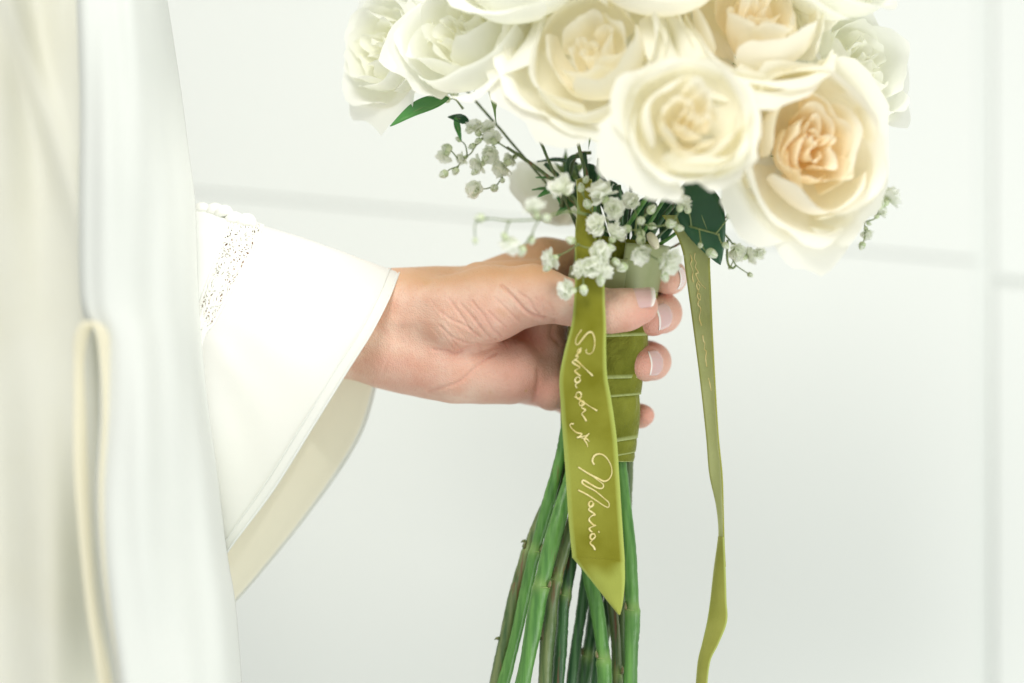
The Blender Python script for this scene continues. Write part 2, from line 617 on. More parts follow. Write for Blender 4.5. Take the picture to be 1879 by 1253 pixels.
for _k in range(22):
    _x, _y = _r.uniform(730, 990), _r.uniform(665, 728)
    _l = _r.uniform(14, 40); _a = math.radians(_r.uniform(-70, 20))
    CREASES.append(([(_x, _y), (_x + _l * .5 * math.cos(_a) + _r.uniform(-2, 2), _y + _l * .5 * math.sin(_a)), (_x + _l * math.cos(_a), _y + _l * math.sin(_a))], _r.uniform(0.25, 0.6), 2.0))

hlo = np.array([-640., -190., -220.]); hhi = np.array([360., 230., 280.])
HV, HF = surface_nets(hlo, hhi, 2.05, hand_sdf)
for _ in range(1):
    g_ = grad(hand_sdf, HV)
    HV = HV - (hand_sdf(HV) / ((g_ ** 2).sum(1) + 1e-6))[:, None] * g_ * 0.9
g_ = grad(hand_sdf, HV)
HN = g_ / (np.linalg.norm(g_, axis=1)[:, None] + 1e-9)
ff = D / (D + HV[:, 1])
hpx = HV[:, 0] * ff + FW / 2
hpy = FH / 2 - HV[:, 2] * ff
front = np.clip((-HN[:, 1] + 0.05) * 2.2, 0, 1)
disp = np.zeros(len(HV)); flush = np.zeros(len(HV))
for pts, amp, sg in CREASES:
    pts = [tuple(p) for p in cr([(x, y, 0) for x, y in pts], len(pts) * 5)[:, :2]]
    dd = polydist(hpx, hpy, pts)
    sg = sg * 0.8
    disp -= 0.85 * amp * (np.exp(-(dd / sg) ** 2) - 0.22 * np.exp(-((dd - 2.4 * sg) / (1.5 * sg)) ** 2)) * front
    flush += 0.07 * amp * np.exp(-(dd / (sg * 1.3)) ** 2) * front
def gblob(x, y, rx, ry): return np.exp(-((hpx - x) / rx) ** 2 - ((hpy - y) / ry) ** 2)
disp += front * (2.5 * gblob(800, 545, 60, 14) - 2.0 * gblob(760, 610, 30, 60) + 2.0 * gblob(720, 590, 60, 10))
flush += 0.45 * gblob(960, 690, 70, 60) + 0.4 * gblob(1000, 730, 60, 40) + 0.55 * gblob(970, 620, 60, 26) + 0.35 * gblob(760, 700, 90, 30)
flush += 0.6 * gblob(1200, 585, 60, 34) + 0.75 * gblob(1190, 660, 46, 60) + 0.7 * gblob(1185, 762, 40, 30) + 0.5 * gblob(1225, 510, 30, 40)
flush += 0.28 * gblob(905, 585, 40, 22) + 0.3 * gblob(720, 665, 50, 14) + 0.25 * gblob(985, 560, 24, 18)
flush += 0.3 * gblob(840, 645, 50, 20) + 0.25 * gblob(1040, 590, 60, 16)
tan = 0.95 * np.clip(gblob(900, 490, 170, 34) + gblob(1010, 455, 80, 40) + 0.6 * gblob(770, 510, 80, 22), 0, 1)
for (mx_, my_, mr_, ma_) in ((828, 497, 2.4, 1.2), (854, 505, 2.2, 1.0), (965, 717, 2.2, 1.2), (782, 516, 6, 0.5), (900, 720, 3, 0.5), (925, 575, 9, 0.35), (915, 570, 5, 0.3)):
    tan = np.clip(tan + ma_ * gblob(mx_, my_, mr_, mr_), 0, 1)
HV2 = HV + HN * disp[:, None]
person = mk('person', HV2, HF, 'skin', None, attrs={'flush': np.clip(flush, 0, 1), 'tan': tan}, origin=U(690, 600, 30))
tag(person, 'person in a white robe reaching out one bare hand to grip the bouquet', 'person')

def nail(center, axis, normal, r, half, length, tipfrac=0.10, square=0.5):
    """curved nail plate; center = (px,py,d) on the finger's core under the nail's middle"""
    a = nrm(axis); nn = np.asarray(normal, float); nn = nrm(nn - a * nn.dot(a)); s = np.cross(a, nn)
    c = U(*center)
    nu, nv = 15, 15
    V, tip = [], []
    for i in range(nu):
        u = -1 + 2 * i / (nu - 1)
        for j in range(nv):
            v = j / (nv - 1)
            # rounded cuticle end, squarish free end
            v0 = 0.22 * u * u; v1 = 1.0 - square * 0.22 * abs(u) ** 3
            vv = v0 + (v1 - v0) * v
            th = u * half * (0.93 + 0.07 * math.sin(math.pi * min(vv, 1)))
            rr = r * (1 + 0.02 - 0.10 * (vv - 0.4) ** 2 * 1.0)
            if j in (0,) or abs(u) == 1: rr -= 1.3
            V.append(c + a * length * (vv - 0.5) + rr * (math.cos(th) * nn * 1.0 + math.sin(th) * s))
            tip.append(1.0 if vv > v1 - tipfrac - 0.05 * (1 - u * u) + 0.02 else 0.0)
    return mk('fingernail', V, grid_faces(nu, nv), 'nail', person, attrs={'tip': tip}, solid=1.6, sub=1)

nail((1170, 564, -120), (1, 0.02, 0.10), (0.05, -0.66, 0.75), 34.0, 0.92, 66)
nail((1195, 581, -12), (-0.62, -0.68, -0.22), (0.72, -0.69, 0.0), 34.6, 0.78, 40)
nail((1180, 667, -16), (-0.66, -0.72, -0.05), (0.70, -0.70, 0.05), 33.6, 0.78, 36)
nail((1226, 510, 22), (-0.3, -0.95, -0.10), (0.92, -0.35, -0.05), 29.0, 0.80, 40)
nail((1181, 762, 42), (0.8, -0.55, 0.05), (0.4, 0.85, 0.05), 18.5, 0.80, 24)

# ------------------------------------------------------------------ the robe
cuff_loop = UL([(733, 500, 0), (712, 550, -80), (680, 612, -118), (637, 680, -132), (575, 780, -132), (500, 900, -122), (415, 1015, -105), (385, 1078, -60),
                (392, 1128, 0), (432, 1104, 70), (560, 950, 122), (655, 810, 132), (690, 705, 112), (706, 620, 92), (724, 548, 58)])
seam_loop = UL([(482, 414, 0), (464, 456, -62), (446, 490, -98), (418, 544, -118), (392, 592, -124), (369, 634, -122), (345, 800, -100), (330, 900, -60),
                (330, 960, 0), (340, 900, 60), (380, 780, 100), (420, 640, 112), (445, 540, 104), (462, 480, 84), (474, 440, 48)])
lace_loop = UL([(424, 398, 0), (412, 430, -50), (397, 475, -84), (380, 521, -104), (362, 572, -116), (350, 612, -118), (320, 780, -100), (300, 880, -60),
                (300, 940, 0), (310, 880, 60), (340, 760, 100), (380, 620, 112), (400, 520, 104), (412, 460, 84), (420, 420, 48)])
elbow_loop = UL([(340, 372, 0), (325, 400, -50), (305, 450, -80), (290, 510, -96), (280, 570, -104), (276, 620, -104), (260, 780, -90), (250, 880, -60),
                 (250, 930, 0), (255, 870, 60), (270, 750, 96), (300, 610, 106), (318, 510, 100), (328, 440, 84), (335, 400, 46)])

def loft(A, B, nl, nv, wob=0.0, seed=0, bulge=0.0):
    a = cr(A, nl, True); b = cr(B, nl, True)
    ca = a.mean(0); V = []
    rng = np.random.RandomState(seed)
    ph = rng.rand(6) * 6.28
    for i in range(nl):
        th = 2 * math.pi * i / nl
        for j in range(nv):
            v = j / (nv - 1)
            p = a[i] * (1 - v) + b[i] * v
            c = ca * (1 - v) + b.mean(0) * v
            out = nrm(p - c)
            k = math.sin(math.pi * v)
            o = wob * k * (math.sin(3 * th + ph[0] + 2 * v) + 0.6 * math.sin(7 * th + ph[1] - 3 * v) + 0.4 * math.sin(13 * th + ph[2])) + bulge * k
            V.append(p + out * o)
    return V, grid_faces(nl, nv, True)

V, F = loft(cuff_loop, seam_loop, 160, 40, 4.0, 3, 4)
sleeve = mk('sleeve', V, F, 'cuff', person)
tag(sleeve, 'wide white robe sleeve with an open cuff around the wrist')
# cream facing lies inside the open cuff
a = cr(cuff_loop, 120, True); b = cr(seam_loop, 120, True)
V = []
for i in range(120):
    for j in range(10):
        v = 0.012 + 0.62 * j / 9
        p = a[i] * (1 - v) + b[i] * v
        c = a.mean(0) * (1 - v) + b.mean(0) * v
        V.append(p - nrm(p - c) * (4.0 + 14 * min(1, v * 5)))
mk('cuff_facing', V, grid_faces(120, 10, True), 'facing', sleeve)
# stitched hem bead round the cuff edge
V, F = tube(np.vstack([a, a[:2]]), 2.2, 6, cap=False)
mk('cuff_hem', V, F, 'cuff', sleeve)
hm = a * 0.93 + b * 0.07
hm = hm + 2.6 * np.array([nrm(p - hm.mean(0)) for p in hm])
V, F = tube(np.vstack([hm, hm[:2]]), 1.0, 5, cap=False)
mk('hem_stitching', V, F, 'cuff', sleeve)
V, F = loft(lace_loop, elbow_loop, 100, 14, 2.5, 5, 3)
usl = mk('upper_sleeve', V, F, 'robe', person, solid=3.0)

# lace insertion between the two sleeve pieces: a net of threads with scalloped edges
rng = np.random.RandomState(11)
sa = cr(seam_loop, 420, True); sb = cr(lace_loop, 420, True)
sel = list(range(-60, 200))
acc = Acc()
NL, NW = len(sel), 9
step = 3
ii = list(range(0, NL, step))
def lp(k, v):
    k = max(0, min(NL - 1, int(round(k))))
    p = sa[sel[k]] * (1 - v) + sb[sel[k]] * v
    c = (sa.mean(0) + sb.mean(0)) / 2
    return p + nrm(p - c) * 3.5 * math.sin(math.pi * v)
node = {}
for r_, k in enumerate(ii):
    for j in range(NW):
        v = (j + (0.5 if r_ % 2 else 0)) / (NW - 0.5) + rng.normal() * 0.018
        node[(r_, j)] = lp(k + rng.normal() * 0.5, min(1, max(0, v)))
for (r_, j), p in node.items():
    for q in ((r_ + 1, j), (r_ + 1, j + 1 if r_ % 2 else j - 1), (r_, j + 1)):
        if q in node and rng.rand() < 0.93:
            V, F = tube([p, (p + node[q]) / 2 + rng.normal(size=3) * 0.8, node[q]], 1.15 + 0.5 * rng.rand(), 4, cap=False)
            acc.add(V, F)
for m_ in range(85):                                  # looping motifs of thicker cord
    k0 = rng.randint(4, NL - 4); v0 = 0.15 + 0.7 * rng.rand(); rr = 4 + 5 * rng.rand()
    pts = [lp(k0 + rr * math.cos(t) * 0.9, min(0.98, max(0.02, v0 + 0.02 * rr * math.sin(t)))) + np.array([0, -1.5, 0]) for t in np.linspace(0, 6.3, 12)]
    V, F = tube(pts, 1.9, 5, cap=False)
    acc.add(V, F)
for v in (0.0, 0.5, 1.0):
    pts = [lp(k, v) + np.array([0, -1, 0.8 * math.sin(k * 0.9)]) for k in range(0, NL, 2)]
    V, F = tube(pts, 2.6 if v != 0.5 else 1.6, 6)
    acc.add(V, F)
for k in range(0, NL, 6):                             # scallops
    pts = [lp(k + 3 * t, 1.0 + 0.10 * math.sin(math.pi * t)) for t in np.linspace(0, 2, 7)]
    V, F = tube(pts, 1.8, 5)
    acc.add(V, F)
lace = mk('lace_trim', acc.verts(), acc.F, 'lace', sleeve)
tag(lace, 'openwork white lace band let into the sleeve')
# gathered puffs above the lace, along the top of the arm
for (x, y, r1, dd) in ((368, 380, 10, -6), (392, 383, 12, -4), (409, 386, 11, -10), (428, 399, 12, -8), (450, 403, 13, -10)):
    pts = cr([U(x - 14, y + 12, dd - 8), U(x - 4, y + 2, dd - 12), U(x + 8, y + 2, dd - 10), U(x + 16, y + 14, dd - 4)], 10)
    V, F = tube(pts, r1 * np.sin(np.linspace(0.5, 2.64, 10)), 10)
    mk('gathered_puff', V, F, 'lace', sleeve)

def interp(y, tab):
    ys, xs = zip(*tab)
    return np.interp(y, ys, xs)

def smooth_tab(tab, n=60):
    P = cr([(x, y, 0) for y, x in tab], n)
    return [(p[1], p[0]) for p in P]

XR = smooth_tab([(-120, 285), (0, 305), (150, 328), (280, 345), (378, 357), (500, 361), (620, 368), (750, 381), (850, 395), (1015, 415), (1105, 430), (1253, 442), (1380, 448)])
XL = smooth_tab([(-120, 138), (0, 142), (200, 148), (400, 146), (560, 150), (620, 178), (760, 184), (900, 176), (1050, 184), (1253, 212), (1380, 225)])
nu, nv = 46, 70
V = []
for i in range(nu):
    u = i / (nu - 1)
    for j in range(nv):
        y = -110 + (1480) * j / (nv - 1)
        x0, x1 = interp(y, XL), interp(y, XR)
        e = 0.5 - 0.5 * math.cos(math.pi * u)
        x = x0 + (x1 - x0) * (0.25 * u + 0.75 * e)
        d = -430 + 215 * u - 95 * math.sin(math.pi * u) ** 0.8
        d += 110 * max(0, (u - 0.78) / 0.22) ** 2 + 90 * max(0, (0.12 - u) / 0.12) ** 2
        k = math.sin(math.pi * u)
        d += k * (9 * math.sin(8 * u + y * 0.003) + 5 * math.sin(17 * u - y * 0.004 + 1) + 5 * math.sin(y * 0.010 + 6 * u) + 2.5 * math.sin(31 * u + y * 0.005))
        V.append(U(x, y, d))
rf = mk('robe_front', V, grid_faces(nu, nv), 'robe', person, solid=4.0)
tag(rf, 'long white robe panel hanging beside the arm')
# inner robe seen left of the panel
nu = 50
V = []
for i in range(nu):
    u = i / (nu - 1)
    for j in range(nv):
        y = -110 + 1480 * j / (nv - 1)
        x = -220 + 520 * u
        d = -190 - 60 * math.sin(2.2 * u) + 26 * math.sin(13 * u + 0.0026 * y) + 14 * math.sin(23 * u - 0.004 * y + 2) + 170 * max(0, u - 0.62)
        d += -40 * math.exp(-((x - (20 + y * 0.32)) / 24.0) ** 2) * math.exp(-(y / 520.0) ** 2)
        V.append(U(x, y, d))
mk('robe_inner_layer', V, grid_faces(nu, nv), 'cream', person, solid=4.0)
# tie band folded in a loop
tie_c = cr([U(*p) for p in ((214, 1400, -420), (192, 1253, -425), (166, 1100, -432), (150, 900, -438), (146, 740, -440), (145, 660, -446), (150, 612, -462), (164, 592, -470), (184, 604, -462), (194, 650, -450), (197, 760, -446), (193, 900, -446), (203, 1080, -444), (231, 1260, -440), (252, 1400, -436))], 110)
V = []
wv = np.array([0.35, -0.94, 0])
for i in range(110):
    wd = 13 + 2 * math.sin(i * 0.3)
    for j in range(5):
        V.append(tie_c[i] + np.array([0.62, 0.78, 0]) * wd * (j - 2) / 2 * 1.0)
mk('robe_tie', V, grid_faces(110, 5), 'facing', person, solid=6.0, sub=1)

# ------------------------------------------------------------------ the bouquet
bq = empty('bouquet', U(1060, 1300, 0))
tag(bq, 'bridal bouquet of cream roses and white sprays with olive velvet ribbons', 'bouquet')

def ax(y):   # handle axis x at height y
    return np.interp(y, [380, 420, 500, 600, 700, 830, 900], [1150, 1142, 1132, 1118, 1105, 1098, 1094])
def ar(y):
    return np.interp(y, [380, 420, 500, 600, 700, 830], [104, 90, 72, 60, 62, 65])

# --- velvet binding: overlapping turns
binding = None
def turn(y0, y1, tilt, r_add, seed, mat='velvet_wrap', name='ribbon_turn', parent=None, edge_lo=True, a0=0, a1=2 * math.pi, ruck=0.0, puff=3.0):
    rng = np.random.RandomState(seed)
    ph = rng.rand(5) * 6.28
    nu, nv = 88, 13
    V, E = [], []
    full = abs(a1 - a0 - 2 * math.pi) < 1e-6
    for i in range(nu):
        th = a0 + (a1 - a0) * i / (nu if full else nu - 1)
        for j in range(nv):
            v = j / (nv - 1)
            y = y0 + (y1 - y0) * v + tilt * math.cos(th)
            rr = ar(y) + r_add + puff * math.sin(math.pi * v) + ruck * math.sin(5 * th + ph[0]) * math.sin(math.pi * v) * 0.5
            rr += ruck * 1.5 * max(0, math.sin(9 * th + ph[1] + 2 * v) * math.sin(4 * th + ph[2])) * math.exp(-((v - 0.34) / 0.16) ** 2)
            rr += 2.2 * (v - 0.5)
            c = U(ax(y), y, 0)
            V.append(c + np.array([rr * math.cos(th), rr * math.sin(th), 0]))
            E.append(1.0 if (v > 0.98 and edge_lo) or v < 0.03 else 0.0)
    return mk(name, V, grid_faces(nu, nv, full), mat, parent, attrs={'edge': E}, solid=2.5)

core_y = np.linspace(440, 826, 16)
V, F = tube([U(ax(y), y, 0) for y in core_y], [ar(y) - 7 for y in core_y], 40)
binding = mk('velvet_binding', V, F, 'velvet_wrap', bq, attrs={'edge': [0] * len(V)})
tag(binding, 'olive velvet ribbon wound round the stems')
turn(800, 838, -9, 0.5, 1, parent=binding, ruck=0.5)
turn(716, 812, -9, 4.0, 2, parent=binding, ruck=3.2)
turn(672, 728, -5, 7.5, 3, parent=binding, ruck=3.2)
turn(604, 694, -2, 11.0, 4, parent=binding, ruck=2.4)
turn(540, 618, -3, 12.5, 5, parent=binding, ruck=1.0)
turn(820, 843, 3, -2.0, 6, parent=binding)
# sage satin collar in two folded flaps above the thumb
c1 = turn(448, 552, 4, 8.0, 7, mat='satin', name='satin_flap', parent=binding, a0=-math.pi * 0.48, a1=math.pi * 0.85, ruck=1.5, puff=5)
c2 = turn(478, 556, -10, 13.0, 8, mat='satin', name='satin_flap', parent=binding, a0=-math.pi * 1.02, a1=-math.pi * 0.45, ruck=1.5, puff=5)

# --- rose stems: traced below the binding, gathered inside it, fanned to the blooms above
def stem(low, rad, mat, nodes=(), top=None, seed=0):
    rng = np.random.RandomState(seed)
    pts = [U(*p) for p in low]
    if top is not None:
        pts = pts + [U(*p) for p in top]
    n = 16 * (len(pts) - 1)
    P = cr(pts, n)
    L = np.linspace(0, 1, n)
    rad = rad * 0.86
    R = rad * (1 + 0.05 * np.sin(L * 40 + seed) + 0.04 * np.sin(L * 17 + seed * 2))
    R = R * np.where(L > 0.62, 1 - 0.74 * np.clip((L - 0.62) / 0.2, 0, 1), 1)
    A = np.zeros(n)
    ff_ = D / (D + P[:, 1])
    yy = FH / 2 - P[:, 2] * ff_
    for ny in nodes:
        dy = yy - ny
        R = R + rad * 0.09 * np.exp(-((dy - 2) / 9.0) ** 2) + np.where(dy > 0, rad * 0.06, -rad * 0.05) * np.exp(-(dy / 60.0) ** 2)
        A = A + np.exp(-((dy + 4) / 12.0) ** 2)
    P = P + rng.normal(size=(n, 3)) * 0.25
    V, F = tube(P, R, 14)
    o = mk('stem', V, F, mat, bq, attrs={'node': np.repeat(np.clip(A, 0, 1) * 0.5, 14)})
    for ny in nodes:                                  # leaf scar ridge and bud eye at a node
        k = int(np.argmin(np.abs(yy - ny)))
        t = nrm(P[min(k + 1, n - 1)] - P[k - 1])
        side = nrm(np.array([rng.choice([-1, 1]) * 0.8, -0.6, 0.0]))
        pts = [P[k] + R[k] * 0.96 * (math.cos(q) * side + math.sin(q) * np.cross(t, side)) + t * 3 * math.cos(q) for q in np.linspace(-1.1, 1.1, 12)]
        V, F = tube(pts, 1.3 * np.sin(np.linspace(0.3, 2.84, 12)), 6)
        r_ = mk('node_ridge', V, F, mat, o, attrs={'node': [0.9] * len(V)})
        b0 = P[k] + side * R[k] * 0.9 + t * 4
        V, F = tube([b0, b0 + side * 3 + t * 4, b0 + side * 3.5 + t * 10, b0 + side * 1.5 + t * 15], [3.2, 4.0, 2.6, 0.5], 7)
        mk('bud_eye', V, F, 'stem_old', o)
    return o

def thorn(o_parent, p, dirv, size):
    V, F = tube([p, p + dirv * size * 0.6 + np.array([0, 0, -size * .1]), p + dirv * size + np.array([0, 0, -size * .45])], [size * .45, size * .25, 0.3], 7)
    mk('thorn', V, F, 'stem_old', o_parent)

H = lambda x, d: [(x + 2, 760, d * 0.9), (x + 18, 600, d * 0.8), (x + 34, 480, d)]
STEMS = [
    ([(905, 1275, -20), (925, 1180, -12), (945, 1090, -6), (972, 1000, 0), (1005, 925, 4), (1040, 850, 8)], 13, 'stem_old', (1010,), 1048, 30, (939, 136, -23)),
    ([(918, 1275, -30), (946, 1170, -28), (977, 1030, -26), (1001, 940, -24), (1032, 826, -20)], 12.8, 'stem', (1012,), 1042, -26, (1119, 165, -104)),
    ([(955, 1275, -78), (974, 1180, -76), (993, 1075, -72), (1025, 950, -60), (1058, 840, -32)], 17.0, 'stem', (1077,), 1068, -26, (1254, 264, -218)),
    ([(998, 1275, -40), (1004, 1180, -38), (1014, 1090, -34), (1034, 1010, -30), (1062, 920, -26), (1075, 836, -20)], 14.5, 'stem_old', (1062,), 1080, -18, (1006, 57, -99)),
    ([(1022, 1275, -10), (1030, 1180, -8), (1036, 1100, -6), (1054, 1000, -2), (1076, 836, 2)], 13, 'stem_deep', (1092,), 1085, 6, (1055, 303, 99)),
    ([(1046, 1275, 14), (1058, 1180, 12), (1073, 1085, 10), (1086, 980, 8), (1092, 836, 6)], 12, 'stem_deep', (), 1098, 20, (1205, 60, -115)),
    ([(1111, 1275, -34), (1107, 1200, -34), (1094, 1110, -32), (1078, 1040, -28), (1082, 940, -24), (1092, 836, -16)], 15, 'stem', (1212,), 1108, -20, (1355, 150, -154)),
    ([(1132, 1275, -8), (1130, 1180, -8), (1120, 1080, -8), (1112, 960, -6), (1106, 836, -4)], 11, 'stem_old', (1240,), 1120, -2, (1479, 176, 2)),
    ([(1156, 1275, -44), (1159, 1180, -44), (1160, 1110, -44), (1151, 980, -40), (1136, 836, -22)], 15.5, 'stem', (1118,), 1126, -22, (1430, 294, -70)),
    ([(1092, 1275, 20), (1104, 1180, 18), (1120, 1090, 16), (1132, 960, 14), (1130, 836, 12)], 13, 'stem_deep', (1160,), 1140, 18, (1472, 50, -70)),
    ([(1150, 1275, 26), (1142, 1160, 24), (1146, 1040, 22), (1150, 940, 20), (1152, 836, 18)], 11, 'stem_old', (), 1148, 26, (1486, 312, 85)),
    ([(1068, 1275, 50), (1076, 1215, 46), (1092, 1120, 40), (1104, 980, 34), (1106, 836, 28)], 15, 'stem_deep', (1205,), 1112, 38, (1165, 226, -5)),
    ([(1008, 1275, 34), (1024, 1160, 32), (1046, 1040, 30), (1066, 930, 28), (1078, 836, 24)], 11, 'stem_old', (1140,), 1088, 34, (813, 115, 87)),
]
for k, (low, rad, mat, nodes, hx, hd, top) in enumerate(STEMS):
    mid = [(hx, 760, hd), (hx + 20, 610, hd), (hx + 38, 490, hd * 1.1)]
    tp = np.array(top, float); b0 = np.array([hx + 38, 490, hd * 1.1])
    m1 = b0 * 0.72 + tp * 0.28; m1[1] -= 6
    s_ = stem(low, rad, mat, nodes, mid + [tuple(m1), top], seed=k)
    if k in (0, 3, 12):
        q = np.array(low, float)
        for f_ in (0.22, 0.62):
            i0 = f_ * (len(q) - 1); a_ = int(i0); p = q[a_] * (1 - i0 + a_) + q[a_ + 1] * (i0 - a_)
            thorn(s_, U(*p) + np.array([-rad * 0.85, -2, 0]), np.array([-1., -0.1, 0.15]), 9)

# --- roses
def petal(parent, fr, R, phi, W, rm, Hh, flare, droop, rb, seed, tint, curl, mat, zb=-0.55, point=0.0, broad=0.0, rip=0.0):
    rng = np.random.RandomState(seed)
    o, X, Y, Z = fr
    nu, nv = 19, 15
    ph = rng.rand(8) * 6.28
    V, T = [], []
    for i in range(nu):
        u = -1 + 2 * i / (nu - 1)
        for j in range(nv):
            v = j / (nv - 1)
            vm = 1 - (0.20 - 0.11 * broad) * u * u - (0.12 - 0.02 * broad) * abs(u) ** 5 + 0.026 * math.sin(5 * u + ph[0]) + 0.016 * math.sin(11 * u + ph[1]) + 0.008 * math.sin(19 * u + ph[6]) + point * max(0, 1 - 3 * abs(u)) * 0.1
            vv = v * vm
            s1 = math.sin(math.pi / 2 * min(vv / 0.62, 1))
            rho = rb + (rm - rb) * s1
            q = max(0, vv - 0.5) / 0.5
            rho += flare * q ** 2
            z = zb + Hh * vv ** 0.85 - droop * q ** 2.2
            # rolled rim
            k = max(0, (vv - 0.80) / 0.20)
            rho += curl * 0.16 * k * k * (1 + 0.6 * abs(u))
            z -= curl * 0.10 * k * k * (0.6 + u * u)
            # waves, spiral overlap
            rho += 0.045 * u * vv + 0.035 * vv * vv * ((1 + rip) * math.sin((2.6 + rip) * u + ph[2]) + (0.5 + 0.5 * rip) * math.sin(6 * u + ph[3]))
            z += 0.030 * vv * math.sin(3.5 * u + ph[4])
            wsh = 0.30 + 0.70 * math.sin(math.pi / 2 * min(1, vv / 0.7))
            th = phi + u * W * wsh + 0.1 * vv * math.sin(ph[5])
            # flatter than a cylinder: blend the arc towards a cupped plane
            x = rho * math.cos(th); y = rho * math.sin(th)
            V.append(o + R * (x * X + y * Y + z * Z))
            T.append(min(1, max(0, tint * (1.25 - 0.9 * vv))))
    mk('petal', V, grid_faces(nu, nv), mat, parent, attrs={'tint': T})

def frame(axis, roll=0):
    Z = nrm(axis)
    X = nrm(np.cross(np.array([0.1, -0.3, 1.0]), Z)); Y = np.cross(Z, X)
    c, s = math.cos(roll), math.sin(roll)
    return c * X + s * Y, -s * X + c * Y, Z

def rose(pos, axis, R, seed, label, tint=0.35, openness=1.0, n_in=10, n_mid=5, n_out=5, mat='petal', roll=0.0, stretch=1.0, outer_droop=1.0, inner_r=1.0, point=0.0, guards=()):
    rng = np.random.RandomState(seed)
    X, Y, Z = frame(axis, roll)
    X = X * stretch
    o = U(*pos)
    fr = (o, X, Y, Z)
    # calyx: hip and five sepals is the bloom's own mesh
    acc = Acc()
    zz = np.array([-0.92, -0.86, -0.74, -0.62, -0.54, -0.5])
    V, F = tube([o + R * z * Z for z in zz], R * np.array([0.05, 0.08, 0.14, 0.15, 0.11, 0.03]), 12)
    acc.add(V, F)
    for s in range(5):
        th = s * 1.2566 + 0.4
        e = math.cos(th) * X + math.sin(th) * Y
        f = -math.sin(th) * X + math.cos(th) * Y
        V = []
        for a_ in range(8):
            t = a_ / 7
            c = o + R * ((0.12 + 0.48 * t) * e + (-0.62 - 0.05 * t - 0.28 * t * t) * Z)
            wd = R * 0.085 * (1 - t) ** 0.7 * (0.5 + 1.2 * math.sin(math.pi * min(1, t + 0.25)))
            V += [c - f * wd, c + Z * -R * 0.015, c + f * wd]
        acc.add(V, grid_faces(8, 3))
    ro = mk('rose', acc.verts(), acc.F, 'sepal', bq, origin=o)
    tag(ro, label)
    k = 0
    g_a = 2.39996
    for i in range(n_in):
        t = i / max(1, n_in - 1)
        petal(ro, fr, R, k * g_a + rng.normal() * 0.35, 1.35 - 0.4 * t, inner_r * (0.06 + 0.34 * t + 0.025 * rng.normal()), 0.90 + 0.12 * rng.rand(), -0.03 + 0.05 * t, 0.0, 0.03,
              seed * 100 + k, tint * (1.25 - 0.35 * t), 0.15, mat, zb=-0.5, rip=1.0)
        k += 1
    for i in range(n_mid):
        t = i / max(1, n_mid - 1)
        petal(ro, fr, R, k * g_a + rng.normal() * 0.35, 1.18 - 0.10 * t, inner_r * (0.50 + 0.22 * t) + 0.03 * rng.normal(), 1.05 - 0.03 * t + 0.06 * rng.normal(), -0.09 + 0.13 * t * openness + 0.04 * rng.normal(), 0.0, 0.05,
              seed * 100 + k, tint * (0.55 - 0.40 * t), 0.18 + 0.2 * t, mat, zb=-0.52, rip=0.3 + 0.6 * rng.rand(), broad=0.6)
        k += 1
    for i in range(n_out):
        t = i / max(1, n_out - 1)
        petal(ro, fr, R, k * g_a + rng.normal() * 0.12, 1.06, 0.78 + 0.10 * t, 1.04 - 0.12 * t, (-0.02 + 0.24 * t) * openness, (0.02 + 0.18 * t) * outer_droop * openness, 0.06,
              seed * 100 + k, tint * 0.14, 0.30 + 0.35 * t, mat, zb=-0.55, point=point, broad=1.0, rip=0.2 + 0.5 * rng.rand())
        k += 1
    for (sx, sz, W, rm, Hh, flare, droop) in guards:      # big guard petals lying towards a chosen side
        dv = np.array([sx, 0, sz])
        petal(ro, fr, R, math.atan2(dv @ Y, dv @ X), W, rm, Hh, flare, droop, 0.06, seed * 100 + k, tint * 0.1, 0.6, mat, zb=-0.56, broad=1.0, rip=0.4)
        k += 1
    return ro

rose((1092, 114, -225), (-0.20, -0.88, 0.40), 162, 1, 'large cream rose above the hand, its centre tipped upward', inner_r=1.12, tint=0.16, roll=0.4, guards=((-0.75, -0.6, 0.95, 0.86, 0.9, 0.20, 0.15), (0.2, -1, 0.9, 0.84, 0.9, 0.12, 0.1)))
rose((1262, 232, -350), (0.12, -0.93, 0.26), 122, 2, 'round half-open cream rose nearest the camera, one petal folded down', tint=0.20, roll=1.0, openness=0.45, inner_r=1.22, n_out=5, guards=((-0.8, -0.65, 0.85, 0.86, 0.95, 0.42, 0.32), (0.5, -1, 0.7, 0.84, 0.9, 0.10, 0.1)))
rose((1472, 276, -215), (0.26, -0.94, 0.06), 170, 3, 'open rose with a peach ruffled heart at the right', inner_r=1.15, tint=0.60, n_in=13, roll=0.2, stretch=0.86, outer_droop=0.6, openness=0.7, guards=((-0.95, -0.4, 0.9, 0.9, 0.95, 0.25, 0.15), (-0.2, -1, 0.85, 0.88, 0.92, 0.22, 0.2), (0.8, -0.5, 0.85, 0.84, 0.9, 0.1, 0.1)))
rose((1376, 60, -200), (0.12, -0.80, 0.58), 168, 4, 'large cream rose at the top with a yellow-orange heart', tint=0.36, roll=2.0, guards=((0.1, -1, 1.0, 0.86, 0.95, 0.15, 0.12),))
rose((872, 74, -120), (-0.50, -0.72, 0.46), 152, 5, 'white rose left of centre with long pointed outer petals', tint=0.2, mat='petal_w', roll=0.7, openness=0.9, point=0.7)
rose((730, 96, 30), (-0.72, -0.58, 0.18), 122, 6, 'leftmost white rose with torn-looking outer petals', tint=0.15, mat='petal_w', roll=1.9, openness=1.0, n_in=7, n_mid=6, point=0.8)
rose((972, -40, -190), (-0.25, -0.66, 0.70), 150, 7, 'white rose cut off by the top edge, left of centre', tint=0.2, mat='petal_w', n_in=7, n_mid=6)
rose((1205, -45, -200), (0.0, -0.62, 0.78), 150, 8, 'cream rose cut off by the top edge above the middle', tint=0.35, n_in=7, n_mid=6)
